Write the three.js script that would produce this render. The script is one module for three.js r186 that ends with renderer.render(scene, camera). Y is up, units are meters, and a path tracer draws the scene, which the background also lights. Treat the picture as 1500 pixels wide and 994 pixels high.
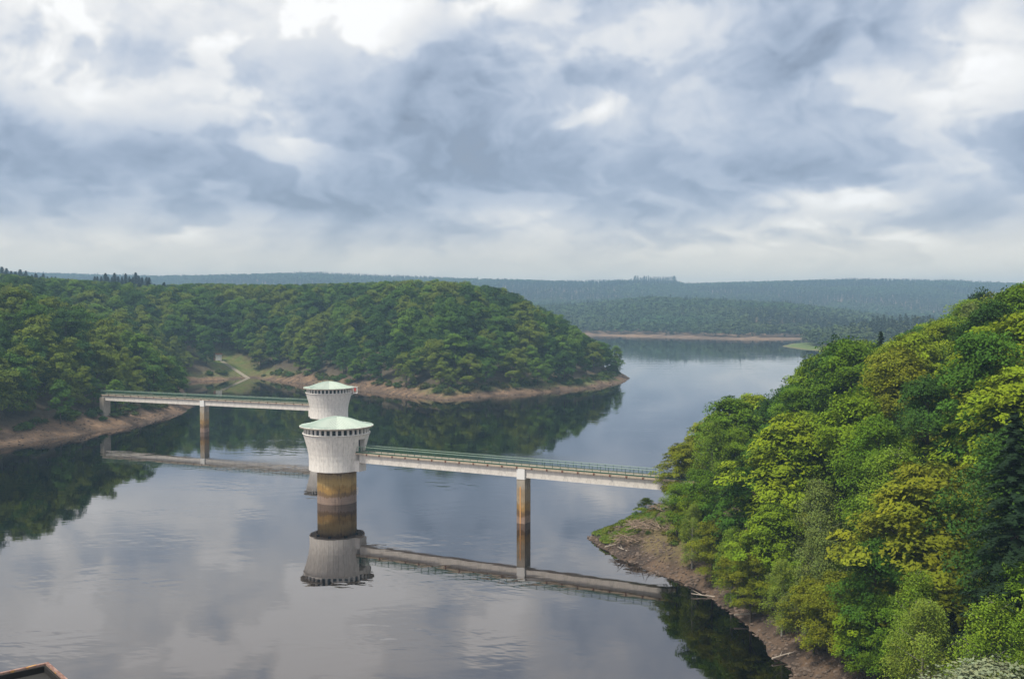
import * as THREE from 'three';
import { mergeGeometries } from 'three/addons/utils/BufferGeometryUtils.js';

// ------------------------------------------------------------------ camera
const F = 1500, EYE = 36, PITCH = Math.atan(52 / F);
const camera = new THREE.PerspectiveCamera(2 * Math.atan(497 / F) * 180 / Math.PI, 1500 / 994, 0.5, 9000);
camera.position.set(0, EYE, 0);
camera.rotation.x = -PITCH;

const renderer = new THREE.WebGLRenderer({ antialias: true });
renderer.setSize(1024, 678);
renderer.toneMapping = THREE.LinearToneMapping;
renderer.toneMappingExposure = 1.3;
renderer.shadowMap.enabled = true;
const scene = new THREE.Scene();

// ------------------------------------------------------------------ random numbers and noise
function rng(seed) {
  let a = seed >>> 0;
  return () => { a = (a + 0x6D2B79F5) >>> 0; let t = Math.imul(a ^ (a >>> 15), 1 | a); t = (t + Math.imul(t ^ (t >>> 7), 61 | t)) ^ t; return ((t ^ (t >>> 14)) >>> 0) / 4294967296; };
}
const HASH = new Float32Array(65536);
{ const r = rng(77); for (let i = 0; i < 65536; i++) HASH[i] = r(); }
function noise(x, y) {                                   // value noise, 0..1
  const xi = Math.floor(x), yi = Math.floor(y), fx = x - xi, fy = y - yi;
  const u = fx * fx * (3 - 2 * fx), v = fy * fy * (3 - 2 * fy);
  const r0 = (yi & 255) << 8, r1 = ((yi + 1) & 255) << 8, c0 = xi & 255, c1 = (xi + 1) & 255;
  const a = HASH[r0 + c0], b = HASH[r0 + c1], c = HASH[r1 + c0], d = HASH[r1 + c1];
  return a + (b - a) * u + (c - a) * v + (a - b - c + d) * u * v;
}
function fbm(x, y, n) { let s = 0, a = 0.5, t = 0; for (let i = 0; i < n; i++) { s += a * noise(x, y); t += a; a *= 0.52; const q = x * 1.62 - y * 1.2 + 17.3; y = x * 1.2 + y * 1.62 + 5.1; x = q; } return s / t; }
const clamp = (v, a = 0, b = 1) => v < a ? a : v > b ? b : v;
const sm = (a, b, v) => { const t = clamp((v - a) / (b - a)); return t * t * (3 - 2 * t); };
const lerp = (a, b, t) => a + (b - a) * t;
function table(rows, x) {
  if (x <= rows[0][0]) return rows[0][1];
  for (let i = 1; i < rows.length; i++) if (x <= rows[i][0]) return lerp(rows[i - 1][1], rows[i][1], (x - rows[i - 1][0]) / (rows[i][0] - rows[i - 1][0]));
  return rows[rows.length - 1][1];
}
// picture <-> place
const CP = Math.cos(PITCH), SP = Math.sin(PITCH);
function P(px, py, h = 0) {                              // point of the photograph on the level h
  const u = (px - 750) / F, v = (497 - py) / F;
  const dy = v * CP - SP, dz = -CP - v * SP, t = (h - EYE) / dy;
  return [u * t, -dz * t];                               // x, depth
}
function proj(x, y, D) {
  const yy = y - EYE, zc = D * CP - yy * SP, yc = yy * CP + D * SP;
  return [750 + F * x / zc, 497 - F * yc / zc, zc];
}

// ------------------------------------------------------------------ sky: broken grey cloud
{
  const W = 4096, Hh = 2048, data = new Float32Array(W * Hh * 4);
  // light (+) and heavy (-) cloud as the photograph shows them: x, y, half width, half height, strength
  const FEAT = [
    [500, -60, 140, 70, 0.5], [700, -50, 60, 40, 0.4], [250, -80, 230, 100, 0.5], [60, -60, 160, 120, 0.35], [1330, 385, 160, 22, 0.3],
    [490, 30, 130, 70, 0.46], [330, 20, 130, 50, 0.30], [230, 70, 120, 60, 0.14], [100, 160, 130, 60, 0.12], [330, 190, 90, 60, 0.10], [415, 165, 55, 60, 0.45], [545, 110, 40, 70, 0.22], [255, 140, 90, 30, 0.18],
    [70, 95, 95, 26, 0.42], [130, 140, 40, 16, 0.25], [712, 8, 42, 22, 0.55], [880, 165, 42, 18, 0.42], [825, 185, 18, 12, 0.2],
    [1480, 95, 70, 60, 0.42], [1400, 150, 60, 60, 0.28], [1275, 145, 40, 26, 0.2], [1275, 296, 60, 16, 0.5], [1180, 300, 60, 20, 0.2],
    [1340, 352, 60, 18, 0.45], [1200, 355, 110, 22, 0.38], [290, 366, 32, 12, 0.35], [120, 372, 90, 12, 0.2], [800, 335, 70, 16, 0.24],
    [1000, 360, 110, 18, 0.25], [900, 60, 130, 60, 0.16], [60, 30, 90, 40, 0.12], [1455, 330, 60, 12, 0.1], [1430, 240, 40, 30, 0.12],
    [650, 150, 70, 120, -0.20], [720, 260, 170, 50, -0.26], [1060, 260, 130, 40, -0.26], [1170, 60, 55, 70, -0.26], [1390, 320, 90, 26, -0.24],
    [230, 225, 120, 24, -0.14], [90, 290, 140, 26, -0.10], [440, 300, 130, 24, -0.16], [930, 320, 140, 22, -0.16], [1240, 90, 70, 50, -0.1], [30, 190, 70, 20, -0.1], [1470, 190, 60, 40, -0.1],
  ];
  for (let j = Hh / 2; j < Hh; j++) {
    const el = ((j + 0.5) / Hh - 0.5) * Math.PI, ce = Math.cos(el), se = Math.sin(el);
    for (let i = 0; i < W; i++) {
      const az = ((i + 0.5) / W - 0.5) * 2 * Math.PI, x = ce * Math.cos(az), z = ce * Math.sin(az), k = 1 / (se + 0.16);
      const cx = x * k, cz = z * k;
      const w1 = fbm(cx * 1.5 + 9, cz * 1.5, 4) - 0.5, w2 = fbm(cx * 1.5 + 40, cz * 1.5 + 7, 4) - 0.5;
      const big = fbm(cx * 1.1 + w1 * 1.1 + 3, cz * 1.1 + w2 * 1.1, 5);
      const fa = az * 9, fe = el * 10.5;                      // puffs, not stretched by distance
      const q1 = fbm(fa * 1.1 + 31 + w1 * 2, fe * 1.1 + w2 * 2, 6), q2 = fbm(fa * 3 + w2 * 3, fe * 3.4 + 11 + w1 * 3, 6);
      const billow = 1 - Math.abs(2 * q2 - 1) * 2;
      const e1 = sm(0.42, 0.60, q1), n3 = fbm(fa * 1.7 + 70 + w1 * 2, fe * 2.1 + w2 * 2, 6), e2 = sm(0.42, 0.60, n3);
      const puff = (e1 - 0.5) * 0.07 * (0.4 + 1.2 * n3) + (e2 - 0.5) * 0.075 + (billow - 0.6) * 0.035 + (q2 - 0.5) * 0.11 + (fbm(fa * 9 + w1 * 6, fe * 10 + q2 * 3, 4) - 0.5) * 0.07;
      let L = 0.44 + (big - 0.5) * 0.42 + (q1 - 0.5) * 0.12 + puff;
      let inView = 0;
      if (z < -0.2) {
        const px = 750 + F * x / -z + (w1 * 60 + (q1 - 0.5) * 90 + (q2 - 0.5) * 60), py = 445 - F * se / -z + (w2 * 35 + (q2 - 0.5) * 50 + (q1 - 0.5) * 40);
        inView = sm(-350, 100, px) * sm(1850, 1400, px) * sm(-330, 0, py);
        let f = 0;
        for (const [a, b, c, d, s] of FEAT) { const ex = (px - a) / c, ey = (py - b) / d, e = ex * ex + ey * ey; if (e < 9) f += s * Math.exp(-e * 0.8) * (1 + 1.1 * (q2 - 0.5)); }
        L = lerp(L, 0.432 + (big - 0.5) * 0.14 + (q1 - 0.5) * 0.06 + puff + (f > 0 ? f * 0.74 * (0.55 + 0.75 * e2) : f * 0.52), inView);
      }
      L += 0.30 * sm(0.24, 0.55, se) ;                      // an overcast sky is brightest overhead
      const low = Math.exp(-Math.pow(el / 0.058, 2));       // paler, warmer band over the horizon
      L = lerp(L, 0.90 + (q2 - 0.5) * 0.36 + (big - 0.5) * 0.15, low * 0.9);
      if (L > 0.6) L = 0.6 + (L - 0.6) * 0.62; L = clamp(L, 0.2, 0.82);
      const o = (j * W + i) * 4, warm = low * 0.8, t = sm(0.25, 0.75, L);
      const blueR = lerp(0.80, 1.0, t), blueB = lerp(1.31, 1.0, t);
      data[o] = L * lerp(blueR, 1.19, warm); data[o + 1] = L * lerp(lerp(0.985, 1.0, t), 1.0, warm); data[o + 2] = L * lerp(blueB, 0.68, warm); data[o + 3] = 1;
    }
  }
  for (let j = 0; j < Hh / 2; j++) for (let i = 0; i < W; i++) { const o = (j * W + i) * 4; data[o] = data[o + 1] = data[o + 2] = 0.2; data[o + 3] = 1; }
  const sky = new THREE.DataTexture(data, W, Hh, THREE.RGBAFormat, THREE.FloatType);
  sky.mapping = THREE.EquirectangularReflectionMapping; sky.magFilter = THREE.LinearFilter; sky.needsUpdate = true;
  scene.background = sky; scene.environment = sky;
}
// the sun, spread wide by thin cloud, high over the viewer's shoulder
const sun = new THREE.DirectionalLight(new THREE.Color().setRGB(1.0, 0.93, 0.80), 3.1);
sun.position.set(-350, 640, 20); sun.target.position.set(0, 0, -180);
sun.castShadow = true; sun.shadow.radius = 16; sun.shadow.mapSize.set(4096, 4096);
Object.assign(sun.shadow.camera, { left: -500, right: 500, top: 500, bottom: -500, near: 10, far: 2000 });
scene.add(sun, sun.target);
scene.fog = new THREE.FogExp2(new THREE.Color().setRGB(0.48, 0.74, 1.0), 0.00031);

// ------------------------------------------------------------------ names and labels
const taken = {};
function numbered(n) { const k = taken[n] = (taken[n] ?? -1) + 1; return k ? `${n}_${String(k).padStart(3, '0')}` : n; }
function tag(o, label, category, group, kind) { if (label) o.userData.label = label; if (category) o.userData.category = category; if (group) o.userData.group = group; if (kind) o.userData.kind = kind; return o; }
function mesh(name, geo, mat, parent) { const m = new THREE.Mesh(geo, mat); m.name = parent === scene ? numbered(name) : name; m.castShadow = m.receiveShadow = true; parent.add(m); return m; }
function group(name, x = 0, y = 0, z = 0, turn = 0) { const g = new THREE.Group(); g.name = numbered(name); g.position.set(x, y, z); g.rotation.y = turn; scene.add(g); return g; }
const C = (r, g, b) => new THREE.Color().setRGB(r, g, b);
const std = (c, rough = 0.9, more = {}) => new THREE.MeshStandardMaterial({ color: c, roughness: rough, ...more });

// ------------------------------------------------------------------ textures
function texture(w, h, fn, srgb = false) {
  const d = new Uint8Array(w * h * 4);
  for (let j = 0; j < h; j++) for (let i = 0; i < w; i++) {
    const c = fn(i / w, j / h), o = (j * w + i) * 4;
    for (let k = 0; k < 3; k++) { let v = clamp(Array.isArray(c) ? c[k] : c); if (srgb) v = v <= 0.0031308 ? v * 12.92 : 1.055 * Math.pow(v, 1 / 2.4) - 0.055; d[o + k] = v * 255; }
    d[o + 3] = 255;
  }
  const t = new THREE.DataTexture(d, w, h); t.wrapS = t.wrapT = THREE.RepeatWrapping; t.magFilter = THREE.LinearFilter; t.minFilter = THREE.LinearMipmapLinearFilter; t.generateMipmaps = true;
  if (srgb) t.colorSpace = THREE.SRGBColorSpace; t.needsUpdate = true; return t;
}
function tileFbm(u, v, f, n) {                            // repeats at u, v = 1
  let s = 0, a = 0.5, t = 0;
  for (let i = 0; i < n; i++) { s += a * tnoise(u * f, v * f, f, i * 37); t += a; a *= 0.55; f *= 2; } return s / t;
}
function tnoise(x, y, f, o) {
  const xi = Math.floor(x), yi = Math.floor(y), fx = x - xi, fy = y - yi, u = fx * fx * (3 - 2 * fx), v = fy * fy * (3 - 2 * fy);
  const h = (i, j) => HASH[((((j % f) + f) % f + o) & 255) * 256 + ((((i % f) + f) % f + o * 3) & 255)];
  const a = h(xi, yi), b = h(xi + 1, yi), c = h(xi, yi + 1), d = h(xi + 1, yi + 1);
  return a + (b - a) * u + (c - a) * v + (a - b - c + d) * u * v;
}
const soilMap = texture(512, 512, (u, v) => { const n = tileFbm(u, v, 8, 6), m = tileFbm(u + 0.3, v + 0.7, 32, 4), s = sm(0.62, 0.7, m); return [0.62 + 0.5 * (n - 0.5) + 0.25 * s, 0.62 + 0.5 * (n - 0.5) + 0.24 * s, 0.62 + 0.48 * (n - 0.5) + 0.22 * s]; }, false);
const soilBump = texture(512, 512, (u, v) => 0.5 * tileFbm(u, v, 10, 6) + 0.5 * sm(0.5, 0.75, tileFbm(u + 0.3, v + 0.7, 32, 4)));

// ------------------------------------------------------------------ land
function sdf(poly, x, y) {                               // distance to the shore, positive on land
  let best = 1e12, inside = false;
  for (let i = 0, j = poly.length - 1; i < poly.length; j = i++) {
    const [ax, ay] = poly[j], [bx, by] = poly[i], ex = bx - ax, ey = by - ay;
    const t = clamp(((x - ax) * ex + (y - ay) * ey) / (ex * ex + ey * ey)), qx = x - ax - ex * t, qy = y - ay - ey * t;
    best = Math.min(best, qx * qx + qy * qy);
    if ((ay > y) !== (by > y) && x < (bx - ax) * (y - ay) / (by - ay) + ax) inside = !inside;
  }
  return inside ? Math.sqrt(best) : -Math.sqrt(best);
}
const W_ = (x, d) => [x, d];
const nearPoly = [P(862, 787), P(880, 801), P(900, 811), P(930, 826), P(962, 842), P(995, 853), P(1030, 867), P(1055, 886), P(1080, 906), P(1106, 928), P(1130, 951), P(1150, 975), P(1166, 994), W_(28, 86), W_(25, 60), W_(22, 30), W_(30, 4), W_(150, -20), W_(420, 0), W_(420, 420), W_(200, 395), W_(118, 335), W_(84, 275), W_(57, 225), W_(37, 186), W_(24, 170), W_(16, 164)];
const farBankPoly = [W_(-420, 225), W_(-170, 238), W_(-140, 248), P(0, 653), P(60, 645), P(140, 632), P(200, 622), P(245, 612), P(275, 601), P(284, 594), P(280, 585), W_(-128, 400), W_(-142, 440), P(283, 559), P(328, 556.7), P(360, 553), P(396, 556.7), P(441, 562), P(521, 571), P(560, 575.5), P(600, 580.5), P(652, 586), P(700, 582), P(772, 577), P(820, 573), P(856, 570), P(890, 565), P(914, 560), P(921, 554), W_(57, 520), W_(50, 560), W_(46, 620), W_(42, 700), W_(28, 850), W_(-50, 960), W_(-300, 1040), W_(-900, 1060), W_(-900, 240)];
const distantPoly = [W_(-2600, 1300), W_(-500, 1290), W_(0, 1215), P(866, 491), P(930, 492.5), P(1000, 494.8), P(1070, 496.8), P(1120, 497.2), P(1180, 497), W_(420, 1000), W_(700, 900), W_(1100, 800), W_(2800, 700), W_(4300, 3600), W_(-3600, 3600)];
const pointPoly = [P(1140, 507), P(1170, 511), P(1215, 515.5), P(1290, 518), P(1360, 517), W_(480, 700), W_(640, 760), W_(700, 850), W_(560, 930), W_(400, 930), P(1240, 500), P(1190, 501.5), P(1160, 503)];

const wob = (x, D, s, a) => (fbm(x / s + 50, D / s + 50, 3) - 0.5) * 2 * a;
function nearH(x, D) {
  const d = sdf(nearPoly, x, D) + wob(x, D, 5, 1.3);
  if (d < 0) return Math.max(-4, d * 0.5);
  const b = Math.min(d, 5.2) * 0.43, u = Math.max(0, d - 5.2);
  return b + 32 * Math.tanh(u * 0.41 / 32) + wob(x, D, 22, 1.2) * sm(5, 14, d) + wob(x, D, 2.2, 0.22);
}
const HUT = P(319, 527, 7.8), RAMP = P(360, 553.5, 0);
function segDist(x, D, a, b) { const ex = b[0] - a[0], ey = b[1] - a[1], t = clamp(((x - a[0]) * ex + (D - a[1]) * ey) / (ex * ex + ey * ey)); return [Math.hypot(x - a[0] - ex * t, D - a[1] - ey * t), t]; }
function farBankH(x, D) {
  const d = sdf(farBankPoly, x, D) + wob(x, D, 14, 1.6);
  if (d < 0) return Math.max(-4, d * 0.4);
  const b = Math.min(d, 5.5) * 0.42, u = Math.max(0, d - 5.5);
  const top = lerp(36.5, 43, sm(-150, -420, x)) + 0.03 * clamp(D - 640, 0, 300);
  let h = b + top * Math.tanh(u * 0.44 / top) + wob(x, D, 60, 3) * sm(7, 60, d) + wob(x, D, 5, 0.3);
  const [s, t] = segDist(x, D, HUT, RAMP);
  if (s < 16) h = lerp(7.8 * (1 - t), h, sm(4, 16, s));
  return h;
}
const RIDGE = [[-400, 396], [0, 399], [220, 405], [300, 404], [380, 402], [450, 400], [560, 405], [700, 409], [850, 413], [930, 411], [990, 412], [1005, 416], [1150, 412], [1250, 410], [1400, 412], [1500, 416], [1800, 420], [2400, 424]];
const FRONT = [[700, 452], [860, 446], [950, 438], [1050, 440], [1150, 447], [1250, 458], [1330, 470], [1500, 476], [1900, 480]];
function distantH(x, D) {
  const d = sdf(distantPoly, x, D) + wob(x, D, 80, 9);
  if (d < 0) return Math.max(-4, d * 0.2);
  const px = 750 + F * x / D;
  const front = EYE + (445 - table(FRONT, px)) * 1480 / F - 13, ridge = EYE + (445 - table(RIDGE, px)) * 2750 / F - 13;
  const shore = Math.min(d, 14) * 0.14;
  const f = front * sm(14, 330, d) * (1 - 0.3 * sm(1500, 1750, D));
  const mid = 20 * sm(1700, 1950, D) * (0.6 + 0.8 * fbm(x / 300, 4, 2));
  const r = Math.max(0, ridge - 20) * sm(1780, 2750, D);
  return shore + Math.max(f + mid * 0.6, r + 20 * sm(1500, 2200, D)) * (D > 2750 ? 1 - 0.25 * sm(2750, 3500, D) : 1) + wob(x, D, 160, 5) * sm(30, 200, d) * sm(2700, 2400, D);
}
function pointH(x, D) {
  const d = sdf(pointPoly, x, D) + wob(x, D, 30, 3);
  if (d < 0) return Math.max(-4, d * 0.3);
  return Math.min(d, 14) * 0.09 + 12 * sm(14, 110, d);
}
function terrain(name, label, hf, cf, x0, x1, d0, d1, step, uvScale, mat) {
  const nx = Math.round((x1 - x0) / step) + 1, nd = Math.round((d1 - d0) / step) + 1;
  const pos = new Float32Array(nx * nd * 3), uv = new Float32Array(nx * nd * 2), col = new Float32Array(nx * nd * 3), idx = [];
  for (let j = 0; j < nd; j++) for (let i = 0; i < nx; i++) {
    const x = x0 + i * step, D = d0 + j * step, k = j * nx + i, h = hf(x, D);
    pos.set([x, h, -D], k * 3); uv.set([x / uvScale, D / uvScale], k * 2); col.set(cf(x, D, h), k * 3);
  }
  const deep = (k) => pos[k * 3 + 1] < -2.5;
  for (let j = 0; j < nd - 1; j++) for (let i = 0; i < nx - 1; i++) {
    const a = j * nx + i, b = a + 1, c = a + nx, d = c + 1;
    if (deep(a) && deep(b) && deep(c) && deep(d)) continue;
    idx.push(a, b, d, a, d, c);
  }
  const g = new THREE.BufferGeometry();
  g.setAttribute('position', new THREE.BufferAttribute(pos, 3)); g.setAttribute('uv', new THREE.BufferAttribute(uv, 2)); g.setAttribute('color', new THREE.BufferAttribute(col, 3));
  g.setIndex(idx); g.computeVertexNormals();
  return tag(mesh(name, g, mat, scene), label, null, null, 'structure');
}
const soilMat = std(C(1.5, 1.5, 1.5), 0.97, { vertexColors: true, map: soilMap, bumpMap: soilBump, bumpScale: 0.12 });
const landMat = std(C(1.5, 1.5, 1.5), 0.97, { vertexColors: true, map: soilMap, bumpMap: soilBump, bumpScale: 0.3 });
const mix3 = (a, b, t) => [lerp(a[0], b[0], t), lerp(a[1], b[1], t), lerp(a[2], b[2], t)];
const STONE = [0.135, 0.087, 0.056], MUD = [0.050, 0.034, 0.026], SAND = [0.25, 0.158, 0.092], GRASS = [0.105, 0.15, 0.028], DRY = [0.17, 0.135, 0.055], FLOOR = [0.085, 0.066, 0.040];
function nearC(x, D, h) {
  const n = fbm(x * 0.35, D * 0.35, 4), m = fbm(x * 1.3 + 9, D * 1.3, 3);
  let c = mix3(MUD, STONE, sm(0.4, 0.75, n)); c = mix3(c, SAND, sm(0.55, 0.75, m) * 0.35);
  c = mix3(c, DRY, sm(1.0, 1.8, h + (n - 0.5) * 1.5) * sm(40, 30, x + (165 - D) * 0.3) * 0.7);
  c = mix3(c, GRASS, sm(13, 17, 30 - Math.hypot(x - 15.5, (D - 158) * 0.8) * 2.4) * sm(0.4, 0.52, n + 0.05) * sm(0.5, 1.0, h));
  return mix3(c, FLOOR, sm(2.6, 4.2, h + (n - 0.5) * 2));
}
function bankC(x, D, h) {
  const n = fbm(x * 0.12, D * 0.12, 4), m = fbm(x * 0.5 + 9, D * 0.5, 3);
  let c = mix3(SAND, STONE, sm(0.35, 0.65, m)); c = mix3(c, MUD, sm(0.5, 0.1, h) * 0.7);
  const g = D > 380 ? sm(1.2, 2.0, h + (n - 0.5) * 3.0) * sm(0.36, 0.5, fbm(x * 0.03 + 5, D * 0.03, 3)) : 0.0;
  c = mix3(c, mix3(GRASS, DRY, sm(0.4, 0.7, m)), g * 0.9);
  const [s, t] = segDist(x, D, HUT, RAMP);
  c = mix3(c, mix3(GRASS, DRY, sm(0.35, 0.6, m) * 0.7), sm(17, 11, s) * sm(0.3, 1.0, h));
  return mix3(c, FLOOR, sm(2.9, 4.5, h + (n - 0.5) * 2) * sm(10, 15, s));
}
function distantC(x, D, h) { const n = fbm(x * 0.02, D * 0.02, 3); return mix3(SAND, STONE, sm(0.3, 0.7, n)); }
function pointC(x, D, h) { const n = fbm(x * 0.05, D * 0.05, 3); return mix3(mix3(DRY, GRASS, sm(0.1, 0.5, h)), FLOOR, sm(1.6, 3, h + n * 0.5)); }
terrain('wooded_bank', 'steep stony brown bank below the dense bright green trees', nearH, nearC, -2, 210, 40, 400, 1.25, 4, soilMat);
terrain('wooded_peninsula', 'rounded wooded land with a bare brown drawdown shore', farBankH, bankC, -560, 70, 222, 1010, 2.6, 9, landMat);
terrain('distant_hills', 'hazy wooded hills beyond the far water', distantH, distantC, -1900, 2300, 880, 3100, 14, 60, landMat);
terrain('grassy_point', 'low grassy point jutting into the far water', pointH, pointC, 190, 720, 690, 960, 5, 20, landMat);

// ------------------------------------------------------------------ lake
{
  // the same wave field made twice: a tile of fine ripples with calm and ruffled parts
  const N = 1024, hgt = new Float32Array(N * N), r = rng(5), waves = [];
  for (let k = 0; k < 70; k++) { const f = Math.floor(10 + 70 * Math.pow(r(), 1.4)), a = (r() - 0.5) * 1.5 + 1.45; waves.push([Math.round(f * Math.cos(a)), Math.round(f * Math.sin(a)), r() * 6.283, 1 / Math.pow(f, 1.15)]); }
  for (let j = 0; j < N; j++) for (let i = 0; i < N; i++) {
    let s = 0; for (const [kx, ky, p, a] of waves) s += a * Math.sin(6.28318 * (kx * i + ky * j) / N + p);
    const u = i / N, v = j / N; hgt[j * N + i] = s * (0.35 + 1.5 * sm(0.48, 0.7, tileFbm(u, v * 2, 3, 4)));
  }
  const d = new Uint8Array(N * N * 4); let mx = 0;
  const sx = new Float32Array(N * N), sy = new Float32Array(N * N);
  for (let j = 0; j < N; j++) for (let i = 0; i < N; i++) { const k = j * N + i; sx[k] = hgt[j * N + (i + 1) % N] - hgt[j * N + (i + N - 1) % N]; sy[k] = hgt[((j + 1) % N) * N + i] - hgt[((j + N - 1) % N) * N + i]; mx = Math.max(mx, Math.abs(sx[k]), Math.abs(sy[k])); }
  for (let k = 0; k < N * N; k++) { const a = -sx[k] / mx * 0.7, b = -sy[k] / mx * 0.7, c = Math.sqrt(Math.max(0.02, 1 - a * a - b * b)); d[k * 4] = (a * 0.5 + 0.5) * 255; d[k * 4 + 1] = (b * 0.5 + 0.5) * 255; d[k * 4 + 2] = (c * 0.5 + 0.5) * 255; d[k * 4 + 3] = 255; }
  const t = new THREE.DataTexture(d, N, N); t.wrapS = t.wrapT = THREE.RepeatWrapping; t.magFilter = THREE.LinearFilter; t.needsUpdate = true;
  // wind-ruffled streaks among the calm
  const ruf = texture(512, 512, (u, v) => 0.03 + 0.09 * sm(0.54, 0.72, tileFbm(u, v * 4, 4, 5))); ruf.repeat.set(46 / 620, 46 / 620);
  const mat = new THREE.MeshPhysicalMaterial({ color: C(0.205, 0.182, 0.175), metalness: 1.0, roughness: 1, roughnessMap: ruf, ior: 1.333, normalMap: t, normalScale: new THREE.Vector2(0.03, 0.03) });
  const g = new THREE.PlaneGeometry(6600, 4400, 1, 1); g.rotateX(-Math.PI / 2);
  const uv = g.attributes.uv, p = g.attributes.position; g.translate(200, 0, -1800);
  for (let i = 0; i < uv.count; i++) uv.setXY(i, p.getX(i) / 46, -p.getZ(i) / 46);
  tag(mesh('lake', g, mat, scene), 'still dark reservoir water mirroring the clouds', null, null, 'structure');
}

// ------------------------------------------------------------------ small geometry helpers
const box = (w, h, d, x = 0, y = 0, z = 0) => { const g = new THREE.BoxGeometry(w, h, d); g.translate(x, y, z); return g; };
function bar(ax, ay, az, bx, by, bz, r, n = 5, r2 = r) {
  const a = new THREE.Vector3(ax, ay, az), b = new THREE.Vector3(bx, by, bz), l = a.distanceTo(b), g = new THREE.CylinderGeometry(r2, r, l, n, 1);
  g.translate(0, l / 2, 0); g.applyQuaternion(new THREE.Quaternion().setFromUnitVectors(new THREE.Vector3(0, 1, 0), b.clone().sub(a).normalize())); g.translate(ax, ay, az); return g;
}
function metres(g, s = 1) {                              // box-mapped uv in metres
  const n = g.toNonIndexed(); n.computeVertexNormals(); const p = n.attributes.position, q = n.attributes.normal, uv = new Float32Array(p.count * 2);
  for (let i = 0; i < p.count; i++) { const ax = Math.abs(q.getX(i)), ay = Math.abs(q.getY(i)), az = Math.abs(q.getZ(i)); uv[i * 2] = (ay > ax && ay > az ? p.getX(i) : ax > az ? p.getZ(i) : p.getX(i)) / s; uv[i * 2 + 1] = (ay > ax && ay > az ? p.getZ(i) : p.getY(i)) / s; }
  n.setAttribute('uv', new THREE.BufferAttribute(uv, 2)); return n;
}
const concreteMap = texture(512, 512, (u, v) => { const n = tileFbm(u, v, 6, 6), st = tileFbm(u * 1, v * 0.1 + 0.3, 40, 3), l = 0.90 + 0.24 * (n - 0.5) - 0.34 * sm(0.5, 0.8, st) * tileFbm(u, v, 4, 3); return [l, l * 0.985, l * 0.96]; });
const concreteBump = texture(256, 256, (u, v) => tileFbm(u, v, 16, 5));
// shaft and pier staining by old water levels: v runs 0..1 over 8 m of height
const stainMap = texture(512, 512, (u, v) => {
  const h = v * 8, n = tileFbm(u, v, 6, 5), w = h + (n - 0.5) * 1.1 + (tileFbm(u, v * 0.05 + 0.6, 24, 3) - 0.5) * 0.9, st = tileFbm(u, v * 0.12 + 0.2, 48, 3), fine = tileFbm(u * 1, v, 64, 3);
  const lines = 0.5 + 0.5 * Math.sin(h * 17 + n * 3);
  let c = [0.30, 0.21, 0.16];
  c = mix3(c, [0.20, 0.12, 0.055], sm(1.2, 1.5, w)); c = mix3(c, [0.34, 0.20, 0.055], sm(1.8, 2.4, w)); c = mix3(c, [0.42, 0.28, 0.10], sm(3.0, 3.7, w)); c = mix3(c, [0.36, 0.25, 0.11], sm(4.4, 5.0, w)); c = mix3(c, [0.19, 0.12, 0.06], sm(5.2, 5.75, w));
  const k = (0.75 + 0.5 * n) * (0.9 + 0.2 * fine) * (0.93 + 0.07 * lines) * (1 - 0.35 * sm(0.6, 0.8, st));
  return [c[0] * k, c[1] * k, c[2] * k];
}, true);
const pierMap = texture(512, 512, (u, v) => {
  const h = v * 8, n = tileFbm(u, v, 6, 5), w = h + (n - 0.5) * 1.2 + (tileFbm(u, v * 0.05 + 0.6, 24, 3) - 0.5) * 0.9, st = tileFbm(u, v * 0.12 + 0.2, 48, 3), fine = tileFbm(u, v, 64, 3);
  let c = [0.29, 0.20, 0.15];
  c = mix3(c, [0.17, 0.10, 0.045], sm(1.0, 1.4, w)); c = mix3(c, [0.30, 0.18, 0.06], sm(1.9, 2.6, w)); c = mix3(c, [0.33, 0.25, 0.16], sm(3.0, 4.0, w)); c = mix3(c, [0.37, 0.32, 0.26], sm(5.2, 6.4, w));
  const k = (0.72 + 0.56 * n) * (0.88 + 0.24 * fine) * (1 - 0.35 * sm(0.6, 0.8, st)) * (Math.abs((h * 1.25) % 1 - 0.5) > 0.46 ? 0.86 : 1);
  return [c[0] * k, c[1] * k, c[2] * k];
}, true);
const M = {
  white: std(C(0.88, 0.845, 0.81), 0.75, { map: concreteMap, bumpMap: concreteBump, bumpScale: 0.004 }),
  joint: std(C(0.40, 0.37, 0.34), 0.95), girder: std(C(0.78, 0.74, 0.70), 0.8, { map: concreteMap, bumpMap: concreteBump, bumpScale: 0.004 }),
  stain: std(C(1, 1, 1), 0.9, { map: stainMap, bumpMap: concreteBump, bumpScale: 0.02 }), pier: std(C(1, 1, 1), 0.92, { map: pierMap, bumpMap: concreteBump, bumpScale: 0.02 }),
  copper: std(C(0.68, 0.735, 0.67), 0.55, { map: concreteMap }), fascia: std(C(0.52, 0.47, 0.40), 0.85, { map: concreteMap }),
  seam: std(C(0.40, 0.50, 0.43), 0.6),
  glass: new THREE.MeshPhysicalMaterial({ color: C(0.02, 0.025, 0.03), roughness: 0.08, ior: 1.5 }), dark: std(C(0.03, 0.03, 0.028), 0.9),
  green: std(C(0.035, 0.10, 0.065), 0.5), greenPale: std(C(0.30, 0.40, 0.31), 0.5), deck: std(C(0.42, 0.37, 0.31), 0.95, { map: concreteMap }), slab: std(C(0.55, 0.46, 0.36), 0.95, { map: concreteMap }),
  rust: std(C(0.16, 0.06, 0.035), 0.9), orange: std(C(0.72, 0.36, 0.12), 0.7), red: std(C(0.55, 0.06, 0.05), 0.6), paint: std(C(0.76, 0.75, 0.73), 0.6),
};

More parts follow.
